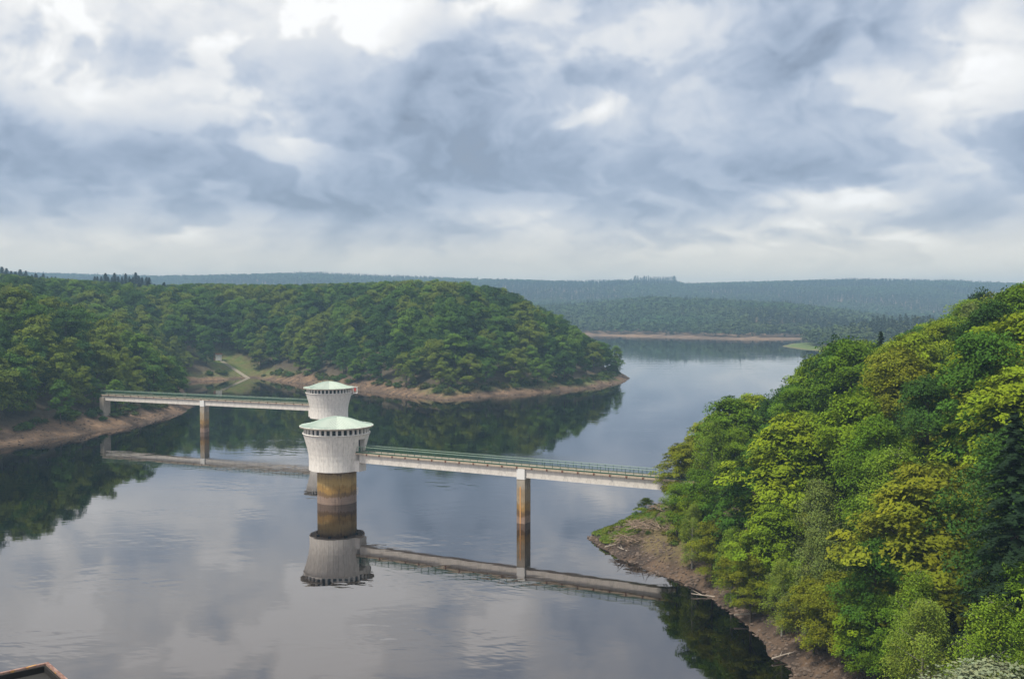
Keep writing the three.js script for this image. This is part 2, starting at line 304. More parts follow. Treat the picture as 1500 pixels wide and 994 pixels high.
// ------------------------------------------------------------------ intake towers
const NP = 36;
const cupR = (y) => { const t = (y - 6) / 6.55; return 5.02 + 0.0 * t + 1.05 * Math.pow(clamp(t), 2.3) - 0.10 * Math.sin(Math.PI * clamp(t * 1.4)); };
function cupPiece(a0, a1, y0, y1, th) {                  // a slightly curved wall panel with thickness
  const n = Math.max(2, Math.round((y1 - y0) / 0.9)), pos = [], uv = [], idx = [];
  for (let i = 0; i <= n; i++) { const y = lerp(y0, y1, i / n), r = cupR(y);
    for (const [a, k] of [[a0, 0], [a1, 0], [a1, th], [a0, th]]) { pos.push(Math.cos(a) * (r - k), y, Math.sin(a) * (r - k)); uv.push(a * 5.4 / 3, y / 3); } }
  for (let i = 0; i < n; i++) for (let k = 0; k < 4; k++) { const p = i * 4 + k, q = i * 4 + (k + 1) % 4; idx.push(p, p + 4, q, q, p + 4, q + 4); }
  const e = n * 4; idx.push(0, 1, 2, 0, 2, 3, e, e + 2, e + 1, e, e + 3, e + 2);
  const g = new THREE.BufferGeometry(); g.setAttribute('position', new THREE.Float32BufferAttribute(pos, 3)); g.setAttribute('uv', new THREE.Float32BufferAttribute(uv, 2)); g.setIndex(idx);
  const q = g.toNonIndexed(); q.computeVertexNormals(); return q;
}
function lathe(pts, n = 72) { const g = new THREE.LatheGeometry(pts.map(([r, y]) => new THREE.Vector2(r, y)), n); const u = g.attributes.uv, p = g.attributes.position; for (let i = 0; i < u.count; i++) u.setXY(i, u.getX(i) * 3, p.getY(i) / 8); return g; }
const roofY = (r) => { const t = r / 6.65; return 13.92 + 1.6 * Math.pow(Math.cos(Math.PI * 0.5 * Math.min(1, t * 1.08)), 1.35) + 0.10 * Math.pow(t, 6); };
function tower(x, D, bridgeDir, label, cage) {
  const g = group('intake_tower', x, 0, -D); tag(g, label, 'tower', 'flared intake towers in the lake');
  const cut = Math.atan2(bridgeDir[1], bridgeDir[0]);     // where the doorway stands (angle in x, z)
  mesh('shaft', lathe([[3.55, -4], [3.55, 6.15]], 64), M.stain, g);
  const plug = lathe([[3.5, 6.02], [4.7, 6.02], [4.7, 12.6], [0.2, 12.6]], 48); mesh('core', plug, M.joint, g);
  for (let k = 0; k < 8; k++) { const a = k * Math.PI / 4 + 0.2; const b = box(0.5, 0.3, 0.5, 3.68, 5.85, 0); b.rotateY(-a); mesh('vent', b, M.dark, g); }
  const step = 2 * Math.PI / NP, shift = cut % step;
  const panels = [];
  for (let k = 0; k < NP; k++) {
    const a = k * step + shift + step / 2; let da = Math.atan2(Math.sin(a - cut), Math.cos(a - cut));
    const a0 = a - step / 2 + 0.0035, a1 = a + step / 2 - 0.0035;
    if (Math.abs(da) < step * 1.01) { mesh('panel', cupPiece(a0, a1, 6, 9.38, 0.2), M.white, g); mesh('panel', cupPiece(a0, a1, 11.75, 12.55, 0.2), M.white, g); }
    else { if (!panels.length) panels.push(0); mesh('panel', cupPiece(a0, a1, 6, 12.55, 0.2), M.white, g); }
  }
  // backing behind the joints, open at the doorway
  const pts = []; for (let i = 0; i <= 10; i++) { const y = 6.03 + 6.5 * i / 10; pts.push(new THREE.Vector2(cupR(y) - 0.07, y)); }
  const back = new THREE.LatheGeometry(pts, 68, Math.PI / 2 - cut + step * 1.06, 2 * Math.PI - step * 2.12); mesh('joint_backing', back, M.joint, g);
  // doorway: reveals, head, leaf
  const dr = new THREE.Group(); dr.name = 'doorway'; dr.rotation.y = -cut; g.add(dr);
  for (const s of [-1, 1]) mesh('reveal', box(1.15, 2.45, 0.08, 5.02, 10.55, s * 0.95), M.white, dr);
  mesh('head', box(1.15, 0.1, 1.9, 5.05, 11.8, 0), M.white, dr); mesh('door_leaf', box(0.06, 2.2, 1.1, 4.76, 10.5, 0), M.dark, dr); mesh('gate', box(0.05, 1.05, 0.85, 5.35, 9.95, 0.46), M.green, dr);
  // corbel that carries the girder
  mesh('corbel', metres(box(1.5, 1.9, 2.1, 5.05, 6.95, 0).rotateY(-cut), 3), M.white, g);
  // window band
  mesh('sill', lathe([[5.7, 12.5], [6.12, 12.5], [6.12, 12.72], [5.7, 12.72]]), M.white, g);
  for (let k = 0; k < NP; k++) {
    const a = k * step; const m = box(0.34, 0.95, 0.38, 5.72, 13.19, 0); m.rotateY(-a); mesh('mullion', m, M.white, g);
    const w = box(0.04, 0.93, 0.7, 5.58, 13.19, 0); w.rotateY(-a - step / 2); mesh('window', w, M.glass, g);
  }
  // bell-shaped copper roof with a fascia
  const prof = [[5.2, 13.66], [6.5, 13.68], [6.66, 13.76], [6.66, 13.98]]; for (let i = 24; i >= 0; i--) prof.push([Math.max(0.01, 6.6 * i / 24), roofY(6.6 * i / 24)]);
  mesh('fascia', lathe(prof.slice(0, 4)), M.fascia, g);
  const roof = mesh('roof', lathe(prof.slice(3)), M.copper, g);
  const seams = [], face = Math.atan2(-(-D), -x);          // seams run parallel within four quarters
  for (let q = 0; q < 4; q++) for (let k = -13; k <= 13; k++) {
    const mid = Math.PI / 2 * (q + 0.5) + face, off = k * 0.44; let last = null;
    for (let i = 0; i <= 18; i++) { const along = Math.abs(off) + (6.58 - Math.abs(off)) * i / 18; const r = Math.hypot(along, off); if (r > 6.58) break;
      const px = Math.cos(mid) * along - Math.sin(mid) * off, pz = Math.sin(mid) * along + Math.cos(mid) * off, p = [px, roofY(r) + 0.01, pz];
      if (last && i % 2 === 0) { seams.push(bar(...last, ...p, 0.085, 4)); } if (i % 2 === 0) last = p; }
  }
  tag(mesh('seams', mergeGeometries(seams), M.seam, roof), null, null, null, 'stuff');
  if (cage) {                                            // little railed service cage at the roof edge
    const c = new THREE.Group(); c.name = 'service_cage'; c.position.set(6.75, 12.4, 0.9); g.add(c);
    mesh('cage_floor', box(1.1, 0.08, 1.1, 0.35, 0.1, 0), M.paint, c);
    for (const [px, pz] of [[-0.15, 0.5], [0.85, 0.5], [-0.15, -0.5], [0.85, -0.5]]) mesh('post', box(0.09, 1.7, 0.09, px, 0.95, pz), M.paint, c);
    for (const pz of [0.5, -0.5]) mesh('rail', box(1.0, 0.09, 0.07, 0.35, 1.75, pz), M.paint, c);
    mesh('red_panel', box(0.55, 0.7, 0.06, 0.4, 1.1, 0.56), M.red, c); mesh('bracket', bar(0.3, 0.1, 0, -1.0, -0.5, 0, 0.07), M.paint, c);
  }
  return g;
}
const T1 = P(493.5, 734, 0), T2 = P(482, 644, 0), PR = P(767, 765, 0), PL = P(299.5, 632.5, 0);
const unit = (a, b) => { const l = Math.hypot(b[0] - a[0], b[1] - a[1]); return [(b[0] - a[0]) / l, (b[1] - a[1]) / l, l]; };
const U1 = unit(T1, PR), U2 = unit(T2, PL);
tower(T1[0], T1[1], [U1[0], -U1[1]], 'white flared tower on an ochre stained shaft with its doorway onto the bridge in view', false);
tower(T2[0], T2[1], [U2[0], -U2[1]], 'white flared tower with a small red and white cage at its roof edge', true);

// ------------------------------------------------------------------ footbridges
function footbridge(T, U, len2, label, gauge) {
  const [ux, ud, l1] = U, total = l1 + len2, start = 4.95;
  const g = group('footbridge', T[0], 0, -T[1], Math.atan2(ud, ux)); tag(g, label, 'bridge', 'footbridges from the banks to the towers');
  const W2 = 1.12;                                       // half the deck's width
  // girders: one per span
  for (const [a, b] of [[start + 0.72, l1 - 0.78], [l1 + 0.78, total]]) mesh('girder', metres(box(b - a, 1.5, 1.5, (a + b) / 2, 8.32, 0), 4), M.girder, g);
  // deck slabs, each with a drip-stained edge
  const n = Math.round((total - start) / 2.8), sl = (total - start) / n;
  for (let k = 0; k < n; k++) {
    const x = start + (k + 0.5) * sl; const s = mesh('deck_slab', metres(box(sl - 0.05, 0.3, W2 * 2, x, 9.23, 0), 3), M.slab, g);
    for (const q of [-1, 1]) mesh('drain', box(0.22, 0.34, 0.1, x + sl * 0.42, 9.18, q * (W2 + 0.03)), M.rust, s);
  }
  mesh('walkway', metres(box(total - start, 0.05, W2 * 1.7, (total + start) / 2, 9.41, 0), 3), M.deck, g);
  for (const q of [-1, 1]) {
    const z = q * (W2 - 0.06);
    mesh('kerb', box(total - start, 0.16, 0.14, (total + start) / 2, 9.46, q * (W2 - 0.24)), M.deck, g);
    mesh('toe_board', box(total - start, 0.2, 0.03, (total + start) / 2, 9.52, z), M.green, g);
    mesh('top_rail', box(total - start, 0.07, 0.09, (total + start) / 2, 10.5, z), M.greenPale, g);
    for (const y of [9.78, 9.98, 10.16, 10.33]) mesh('rail', box(total - start, 0.035, 0.03, (total + start) / 2, y, z + q * 0.01), M.green, g);
    const np = Math.round((total - start) / 1.4);
    for (let k = 0; k <= np; k++) mesh('post', box(0.07, 1.12, 0.06, start + 0.1 + (total - start - 0.2) * k / np, 9.94, z - q * 0.05), M.green, g);
  }
  // pier with a white head
  const p = mesh('pier', metres(box(1.5, 11.3, 2.05, l1, 1.62, 0), 8), M.pier, g);
  mesh('pier_head', metres(box(1.46, 1.78, 2.18, l1, 8.18, 0), 3), M.paint, g);
  if (gauge) { mesh('level_gauge', box(0.16, 7.6, 0.05, l1 - 0.08, 2.3, 1.05), M.orange, g); }
  return g;
}
footbridge(T1, U1, 38, 'white girder footbridge with green railings and an orange level gauge on its pier', true);
const leftBridge = footbridge(T2, U2, 37.5, 'white girder footbridge whose plain pier stands before the brown wooded shore', false);
mesh('abutment', metres(box(1.6, 9, 2.6, U2[2] + 37, 4.0, 0), 3), std(C(0.42, 0.37, 0.31), 0.95, { map: concreteMap }), leftBridge);

// ------------------------------------------------------------------ hut and ramp at the head of the inlet
{
  const y = 7.7, g = group('pump_hut', HUT[0], y, -HUT[1], 0.25); tag(g, 'tiny white hut with a brown flat roof above the grassy ramp', 'hut');
  mesh('wall', metres(box(3.0, 3.1, 3.2, 0.3, 1.4, 0), 3), M.white, g); mesh('side_wall', metres(box(1.1, 2.7, 3.0, -1.77, 1.2, 0), 3), std(C(0.42, 0.22, 0.17), 0.9, { map: concreteMap }), g);
  mesh('roof', box(4.8, 0.35, 3.8, -0.2, 3.1, 0), M.rust, g); mesh('door', box(0.9, 2.0, 0.08, 0.5, 0.95, 1.62), M.paint, g);
  const dx = RAMP[0] - HUT[0], dd = RAMP[1] - HUT[1], L = Math.hypot(dx, dd);
  const r = group('boat_ramp', HUT[0] + 2.4, y - 0.5, -HUT[1] + 1.5, Math.atan2(dd, dx)); tag(r, 'pale concrete track running down the grass to the inlet', 'ramp');
  for (const z of [-0.6, 0.6]) { const t = box(L * 1.02, 0.5, 0.24, 0, 0, z); t.rotateZ(-Math.atan2(7.7, L)); t.translate(L / 2 - 0.5, -3.75, 0); mesh('track', metres(t, 3), M.fascia, r); }
}

// ------------------------------------------------------------------ dam and the roof corner below the viewpoint
{
  const s = new THREE.Shape([new THREE.Vector2(-16, 0), new THREE.Vector2(-16, 11), new THREE.Vector2(44, 11), new THREE.Vector2(60, -4), new THREE.Vector2(-16, -4)]);
  const e = new THREE.ExtrudeGeometry(s, { depth: 260, bevelEnabled: false }); e.rotateY(Math.PI / 2); e.translate(-230, 0, 0);
  const d = mesh('dam_embankment', metres(e, 6), std(C(0.34, 0.31, 0.27), 0.95, { map: concreteMap }), scene); tag(d, 'broad concrete dam crest below the viewpoint', null, null, 'structure');
  const hR = EYE - 10.6, c = P(70, 969, hR), a = P(0, 983.5, hR), b = P(99, 994, hR);
  const th = Math.atan2(b[1] - c[1], b[0] - c[0]);         // local +x runs along the far edge, local +z along the other one
  const g = group('flat_roofed_block', c[0], 11, -c[1], th); tag(g, 'flat roof corner with a rusty coping and a rain puddle', 'building');
  const top = hR - 11, W = 9, Dp = 9, E = 0.3;
  const wall = std(C(0.35, 0.32, 0.29), 0.9, { map: concreteMap });
  mesh('wall', metres(box(W - 5.4, top - E, Dp - 5.4, W / 2 + 2.6, (top - E) / 2, Dp / 2 + 2.6), 3), wall, g);
  mesh('roof_deck', metres(box(W - 0.3, 0.06, Dp - 0.3, W / 2, top - E + 0.04, Dp / 2), 3), std(C(0.022, 0.021, 0.020), 0.85, { bumpMap: concreteBump, bumpScale: 0.03 }), g);
  const cop = new THREE.MeshStandardMaterial({ color: C(1, 1, 1), roughness: 0.75, map: texture(256, 256, (u, v) => { const n = tileFbm(u, v, 8, 5), m = tileFbm(u + 0.4, v, 5, 4); return mix3(mix3([0.20, 0.10, 0.075], [0.33, 0.21, 0.17], sm(0.4, 0.65, n)), [0.50, 0.26, 0.06], sm(0.60, 0.72, m)); }, true) });
  mesh('coping', metres(box(W, E, 0.1, W / 2, top - E / 2, 0.05), 1), cop, g); mesh('coping', metres(box(0.1, E, Dp - 0.1, 0.05, top - E / 2, Dp / 2 + 0.05), 1), cop, g);
  mesh('coping', metres(box(W - 0.1, E, 0.1, W / 2 + 0.05, top - E / 2, Dp - 0.05), 1), cop, g); mesh('coping', metres(box(0.1, E, Dp - 0.2, W - 0.05, top - E / 2, Dp / 2), 1), cop, g);
  const pitch = std(C(0.016, 0.015, 0.014), 0.9);
  mesh('upstand', box(W - 0.2, E - 0.04, 0.06, W / 2, top - E / 2 - 0.03, 0.132), pitch, g); mesh('upstand', box(0.06, E - 0.04, Dp - 0.33, 0.132, top - E / 2 - 0.03, Dp / 2), pitch, g);
  const pd = new THREE.Shape(); for (let i = 0; i <= 40; i++) { const t = i / 40 * 6.2832, r = 1 + 0.35 * Math.sin(3 * t + 1) + 0.2 * Math.sin(5 * t); const X = Math.cos(t) * r * 0.5, Y = Math.sin(t) * r * 0.24; i ? pd.lineTo(X, Y) : pd.moveTo(X, Y); }
  const pg = new THREE.ShapeGeometry(pd); pg.rotateX(-Math.PI / 2); pg.rotateY(0.6); pg.translate(0.95, top - E + 0.078, 1.0);
  mesh('puddle', pg, new THREE.MeshPhysicalMaterial({ color: C(0.5, 0.5, 0.5), metalness: 0.6, roughness: 0.04 }), g);
}

// ------------------------------------------------------------------ trees
class Leaves {                                           // many small leaf faces in one geometry
  constructor() { this.p = []; this.c = []; this.i = []; }
  leaf(x, y, z, nx, ny, nz, len, wid, spin, tone) {
    let ux = ny, uy = -nx, uz = 0.3 * nz + 0.01; const nl = Math.hypot(nx, ny, nz); nx /= nl; ny /= nl; nz /= nl;
    let d = ux * nx + uy * ny + uz * nz; ux -= d * nx; uy -= d * ny; uz -= d * nz; d = Math.hypot(ux, uy, uz) || 1; ux /= d; uy /= d; uz /= d;
    const vx = ny * uz - nz * uy, vy = nz * ux - nx * uz, vz = nx * uy - ny * ux, cs = Math.cos(spin), sn = Math.sin(spin);
    const ax = ux * cs + vx * sn, ay = uy * cs + vy * sn, az = uz * cs + vz * sn, bx = vx * cs - ux * sn, by = vy * cs - uy * sn, bz = vz * cs - uz * sn;
    const k = this.p.length / 3;
    this.p.push(x - ax * len, y - ay * len, z - az * len, x + bx * wid, y + by * wid, z + bz * wid, x + ax * len, y + ay * len, z + az * len, x - bx * wid, y - by * wid, z - bz * wid);
    for (let q = 0; q < 4; q++) this.c.push(tone[0], tone[1], tone[2]);
    this.i.push(k, k + 1, k + 2, k, k + 2, k + 3);
  }
  build() { const g = new THREE.BufferGeometry(); g.setAttribute('position', new THREE.Float32BufferAttribute(this.p, 3)); g.setAttribute('color', new THREE.Float32BufferAttribute(this.c, 3)); g.setIndex(this.i); return g; }
}
// A crown of leaf sprays at the ends of limbs. o: height h, radius R, lowest foliage y0, sprays n, leaves per spray m, leaf length l, spray size s, droop, form
function broadleaf(seed, o) {
  const r = rng(seed), L = new Leaves(), wood = [], ph = r() * 6.28;
  const lobes = []; for (let k = 0; k < 5; k++) lobes.push([r() * 6.28, r(), 0.35 + 0.4 * r()]);
  const lean = [(r() - 0.5) * 0.8, (r() - 0.5) * 0.8];
  const bend = (y) => [lean[0] * Math.pow(y / o.h, 2), lean[1] * Math.pow(y / o.h, 2)];
  const ring = o.sides ?? 6;
  if (o.trunk !== false) { let py = -0.8, pr = o.h * 0.017 + 0.05; for (let k = 1; k <= 4; k++) { const y = o.h * 0.86 * k / 4, a = bend(Math.max(0, py)), b = bend(y), nr = (o.h * 0.017 + 0.05) * (1 - 0.22 * k); wood.push(bar(a[0], py, a[1], b[0], y, b[1], pr, ring, nr)); py = y; pr = nr; } }
  const boughs = [], nb = o.boughs ?? 16;
  for (let k = 0; k < nb; k++) {
    const t = k === 0 ? 0.97 : Math.pow((k + r() * 0.8) / nb, 0.8), a = ph + k * 2.39996 + (r() - 0.5) * 0.8;
    let rad = o.R * Math.pow(Math.sin(Math.PI * Math.pow(lerp(0.16, 0.97, t), o.form)), 0.65);
    let f = 1; for (const [la, lt, ls] of lobes) f += ls * 0.4 * Math.max(0, Math.cos(a - la)) * Math.max(0, 1 - Math.abs(t - lt) * 2.6) - 0.04;
    const q = k === 0 ? 0.1 : 0.5 + 0.25 * r();
    boughs.push([Math.cos(a) * rad * f * q, lerp(o.y0, o.h - o.R * 0.22, t), Math.sin(a) * rad * f * q, o.R * (0.30 + 0.20 * r()) * (0.75 + 0.35 * Math.sin(Math.PI * Math.min(1, t + 0.1))), 0.88 + 0.24 * r()]);
  }
  for (let s = 0; s < o.n; s++) {
    const [bx0, by0, bz0, bs, bt] = boughs[s % nb], ga = r() * 6.2832, gu = Math.pow(r(), 0.9) * 1.25 - 0.25, gr = Math.sqrt(Math.max(0, 1 - Math.min(1, Math.abs(gu)) ** 2)) , gq = Math.pow(r(), 0.3);
    const y = clamp(by0 + gu * gq * bs * 0.85, o.y0 * 0.6, o.h), bb0 = bend(y), cx = bb0[0] + bx0 + Math.cos(ga) * gr * gq * bs, cz = bb0[1] + bz0 + Math.sin(ga) * gr * gq * bs;
    const a = Math.atan2(cz, cx), rad = Math.hypot(cx, cz), q = 1, size = o.s * (0.65 + 0.7 * r());
    const vy = o.vary ?? 1, tw = 1 + (bt * (0.86 + 0.28 * r()) - 1) * vy, yl = (r() - 0.5) * 0.16, ox = Math.cos(a), oz = Math.sin(a);
    if (o.limbs && s % o.limbs === 0) { const y1 = Math.max(o.h * 0.12, y - rad * q * 0.75), bb = bend(y1); wood.push(bar(bb[0], y1, bb[1], cx, y - 0.1, cz, 0.03 + 0.008 * rad, 4, 0.015)); }
    for (let k = 0; k < o.m; k++) {
      const u1 = r() * 6.2832, u2 = Math.pow(r(), 0.5), sx = Math.cos(u1) * u2 * size, sz = Math.sin(u1) * u2 * size;
      const outw = sx * ox + sz * oz, yy = y + (r() - 0.45) * size * o.flat - o.droop * Math.max(0, outw) * 0.55 - u2 * u2 * size * 0.16 - (o.hang ? Math.pow(r(), 1.5) * o.hang : 0);
      const j = o.jit, len = o.l * (0.65 + 0.7 * r()), tn = tw * (1 + (r() - 0.5) * 0.4 * vy);
      L.leaf(cx + sx, yy, cz + sz, ox * 0.45 + (r() - 0.5) * j, 0.8 + (r() - 0.5) * j * 0.7, oz * 0.45 + (r() - 0.5) * j, len, len * (0.42 + 0.2 * r()), r() * 3.14, [tn * (1 + yl), tn, tn * (1 - yl * 1.5)]);
    }
  }
  return { crown: L.build(), trunk: wood.length ? mergeGeometries(wood) : null, h: o.h, R: o.R };
}
function spruce(seed, o) {
  const r = rng(seed), L = new Leaves(), wood = [bar(0, -0.8, 0, 0, o.h * 0.97, 0, o.h * 0.014 + 0.04, 6, 0.02)];
  for (let s = 0; s < o.n; s++) {
    const t = Math.pow(s / o.n, 0.92), y = lerp(o.y0, o.h, t), len = o.R * Math.pow(1 - t, 0.75) * (0.75 + 0.4 * r()) + 0.12, a = s * 2.4 + r() * 0.6, ox = Math.cos(a), oz = Math.sin(a), tw = 0.8 + 0.4 * r();
    for (let k = 0; k < o.m; k++) { const q = (k + r()) / o.m, w = (r() - 0.5) * len * 0.5 * (1 - q * 0.6), x = ox * len * q - oz * w, z = oz * len * q + ox * w, yy = y - len * 0.42 * q * q + 0.1 * len * q - Math.abs(w) * 0.25 + (r() - 0.5) * 0.12 * o.l * 4;
      L.leaf(x, yy, z, ox * 0.35 + (r() - 0.5) * 0.7, 0.8, oz * 0.35 + (r() - 0.5) * 0.7, o.l * (0.7 + 0.6 * r()), o.l * 0.35, r() * 3.14, [tw, tw, tw]); }
  }
  return { crown: L.build(), trunk: mergeGeometries(wood), h: o.h, R: o.R };
}
const leafMat = (r, g, b) => new THREE.MeshPhysicalMaterial({ color: C(r, g, b), roughness: 0.95, specularIntensity: 0.12, transmission: 0.22, thickness: 0, vertexColors: true, side: THREE.DoubleSide });
const bark = std(C(0.075, 0.06, 0.045), 0.95), birchBark = std(C(0.27, 0.25, 0.22), 0.85);
function makeThing(name, pr, leaf, wood, x, y, D, scale, wide, turn, label, grp) {
  const g = group(name, x, y, -D, turn); g.scale.set(scale * wide, scale, scale * wide);
  if (pr.trunk) mesh('trunk', pr.trunk, wood, g); mesh('crown', pr.crown, leaf, g);
  return tag(g, label, 'tree', grp);
}
console.log('trees: prototypes');
const NEAR = [
  broadleaf(11, { h: 13, R: 4.8, y0: 0.7, n: 250, m: 84, l: 0.135, s: 0.85, flat: 0.8, droop: 0.5, form: 0.95, jit: 1.3, limbs: 5, boughs: 18 }),
  broadleaf(12, { h: 14, R: 4.4, y0: 0.7, n: 260, m: 80, l: 0.13, s: 0.8, flat: 0.75, droop: 0.4, form: 1.05, jit: 1.3, limbs: 5, boughs: 20 }),
  broadleaf(13, { h: 12, R: 5.2, y0: 0.6, n: 250, m: 84, l: 0.165, s: 0.95, flat: 0.5, droop: 0.6, form: 0.9, jit: 1.0, limbs: 5, boughs: 22 }),
  broadleaf(14, { h: 13, R: 4.1, y0: 0.7, n: 230, m: 110, l: 0.105, s: 0.8, flat: 0.85, droop: 0.5, form: 1.1, jit: 1.5, limbs: 5, boughs: 15 }),
  broadleaf(15, { h: 11, R: 4.5, y0: 0.5, n: 230, m: 80, l: 0.13, s: 0.75, flat: 0.85, droop: 0.3, form: 0.85, jit: 1.5, limbs: 5, boughs: 16 }),
];
const BIRCH = [
  broadleaf(21, { h: 14, R: 3.3, y0: 0.9, n: 300, m: 60, l: 0.095, s: 0.55, flat: 0.7, droop: 0.9, form: 0.85, jit: 1.6, limbs: 5, hang: 1.5, boughs: 22 }),
  broadleaf(22, { h: 13, R: 3.8, y0: 0.8, n: 300, m: 60, l: 0.10, s: 0.6, flat: 0.7, droop: 0.8, form: 0.95, jit: 1.6, limbs: 5, hang: 1.2, boughs: 24 }),
];
const MID = [];
for (let k = 0; k < 5; k++) MID.push(broadleaf(31 + k, { h: 14, R: 5.6 + 0.35 * (k % 3), y0: 1.0, n: 170, m: 40, l: 0.27, s: 1.05, vary: 0.4, flat: 0.7, droop: 0.5, form: 0.84 + 0.07 * k, jit: 1.2, limbs: 12, sides: 5, boughs: 12 + k }));
const FAR = [];
for (let k = 0; k < 4; k++) FAR.push(broadleaf(51 + k, { h: 13, R: 5.6, y0: 0.5, n: 30, m: 9, l: 0.95, s: 1.9, flat: 0.6, droop: 0.4, form: 0.9, jit: 1.1, trunk: false, boughs: 6 }));
const SPRUCE = [spruce(61, { h: 16, R: 2.9, y0: 1.0, n: 150, m: 50, l: 0.2 }), spruce(62, { h: 16, R: 3.4, y0: 0.8, n: 110, m: 28, l: 0.42 }), spruce(63, { h: 15, R: 3.0, y0: 0.4, n: 24, m: 7, l: 1.1 })];

const nearTints = [leafMat(0.105, 0.190, 0.012), leafMat(0.205, 0.275, 0.012), leafMat(0.050, 0.110, 0.018), leafMat(0.190, 0.215, 0.014), leafMat(0.070, 0.155, 0.016), leafMat(0.155, 0.240, 0.012)];
const birchTints = [leafMat(0.190, 0.255, 0.034), leafMat(0.165, 0.255, 0.020), leafMat(0.170, 0.220, 0.050)];
const midTints = [leafMat(0.076, 0.152, 0.022), leafMat(0.115, 0.200, 0.024), leafMat(0.048, 0.104, 0.022), leafMat(0.145, 0.192, 0.026)];
const needleMat = leafMat(0.020, 0.042, 0.018);

// which trees show: a skyline kept per column of the picture, nearest first
const bins = new Float32Array(500).fill(2000), binOf = (px) => clamp(Math.floor((px + 250) / 4), 0, 499);
function shows(t, grace) {
  const [px, py, z] = proj(t.x, t.y + t.h, t.D), w = t.R * F / z, base = proj(t.x, t.y, t.D)[1];
  if (px + w < -30 || px - w > 1530 || py > 1010) return 0;
  let seen = 0; const i0 = binOf(px - w), i1 = binOf(px + w);
  for (let i = i0; i <= i1; i++) seen += clamp(bins[i] - py + grace, 0, base - py);
  const body = lerp(py, base, 0.22);
  for (let i = binOf(px - w * 0.75); i <= binOf(px + w * 0.75); i++) bins[i] = Math.min(bins[i], body);
  return seen * 4;
}
const NEAR_SKY = [[960, 742], [975, 712], [985, 655], [1010, 632], [1040, 612], [1065, 580], [1090, 573], [1130, 580], [1165, 560], [1185, 535], [1212, 502], [1250, 492], [1268, 504], [1312, 506], [1332, 482], [1370, 466], [1400, 462], [1430, 432], [1460, 440], [1480, 420], [1500, 414], [1560, 405]];
const BANK_SKY = [[-60, 400], [0, 409], [40, 416], [80, 428], [130, 450], [180, 470], [230, 492], [262, 512], [280, 535], [290, 560]];
const HILL_SKY = [[-100, 392], [0, 397], [60, 404], [120, 407], [220, 415], [300, 412], [400, 414], [500, 412], [560, 409], [640, 407], [700, 412], [735, 419], [760, 430], [800, 447], [830, 466], [850, 484], [862, 491], [885, 495], [900, 500], [915, 515], [922, 535]];

const TREE_EDGE = [[700, 985], [745, 990], [770, 978], [800, 985], [830, 1000], [850, 1030], [880, 1062], [910, 1095], [940, 1140], [970, 1185], [994, 1220], [1060, 1300]];
let nearTrees = [];
{
  const r = rng(400);
  for (let D = 62; D < 330; ) { const step = D < 130 ? 7.0 : D < 200 ? 7.6 : 8.6;
    for (let x = 12; x < 190; x += step) {
      const X = x + (r() - 0.5) * step * 0.8, DD = D + (r() - 0.5) * step * 0.8, d = sdf(nearPoly, X, DD);
      const k = r(), k2 = r(), k3 = r(), k4 = r(), k5 = r();
      if (d < 1.6) continue;
      const y = nearH(X, DD), foot = proj(X, y, DD); if (y < 0.8 || foot[0] < table(TREE_EDGE, foot[1]) + 16 + 8 * k4) continue;
      let h = lerp(8.5, 15.5, sm(2, 12, d)) + 4 * sm(14, 40, d) ; h *= (0.62 + 0.75 * k) * (1 + 0.4 * sm(145, 190, DD));
      const px = proj(X, y, DD)[0], cap = table(NEAR_SKY, px) - 2 + 9 * k2 * k2; let [, py] = proj(X, y + h, DD);
      if (py < cap) { h *= clamp((proj(X, y, DD)[1] - cap) / (proj(X, y, DD)[1] - py), 0, 1); if (h < 4) continue; }
      else if (DD > 150) { const full = h * (proj(X, y, DD)[1] - cap) / (proj(X, y, DD)[1] - py); if (full < 1.6 * h) h = lerp(h, full, 0.75); }
      nearTrees.push({ x: X, D: DD, y: y - 0.1, h, R: h * 0.32, k3, k4, k5, d });
    }
    D += step; }
  // the trees that lean out over the stony bank
  for (const [px, py, h] of [[998, 772, 9.5], [992, 800, 8.2], [1014, 824, 9.0], [1044, 842, 8.5], [1030, 815, 11], [1072, 866, 9.5], [1100, 890, 8.2], [1146, 916, 8.6], [1130, 885, 12], [1192, 948, 8], [1232, 972, 9], [1200, 940, 12.5], [1268, 992, 8.5], [1300, 1010, 8.5], [1016, 750, 12]]) {
    const [x, D] = P(px, py, 1.9); nearTrees.push({ x, D, y: nearH(x, D) - 0.1, h, R: h * 0.32, k3: r(), k4: r(), k5: r(), d: 6 });
  }
  nearTrees.sort((a, b) => a.D - b.D);
  for (const t of nearTrees) t.seen = shows(t, 10);
  nearTrees = nearTrees.filter((t) => t.seen > 120);
}
console.log('near trees', nearTrees.length);
const where = (t) => t.d < 11 ? 'at the edge of the stony bank above the dark water' : t.y > 17 ? 'high on the steep slope above the bridge end' : t.D > 150 ? 'on the slope behind the spit where the bridge lands' : 'part way up the steep slope above the stony bank';
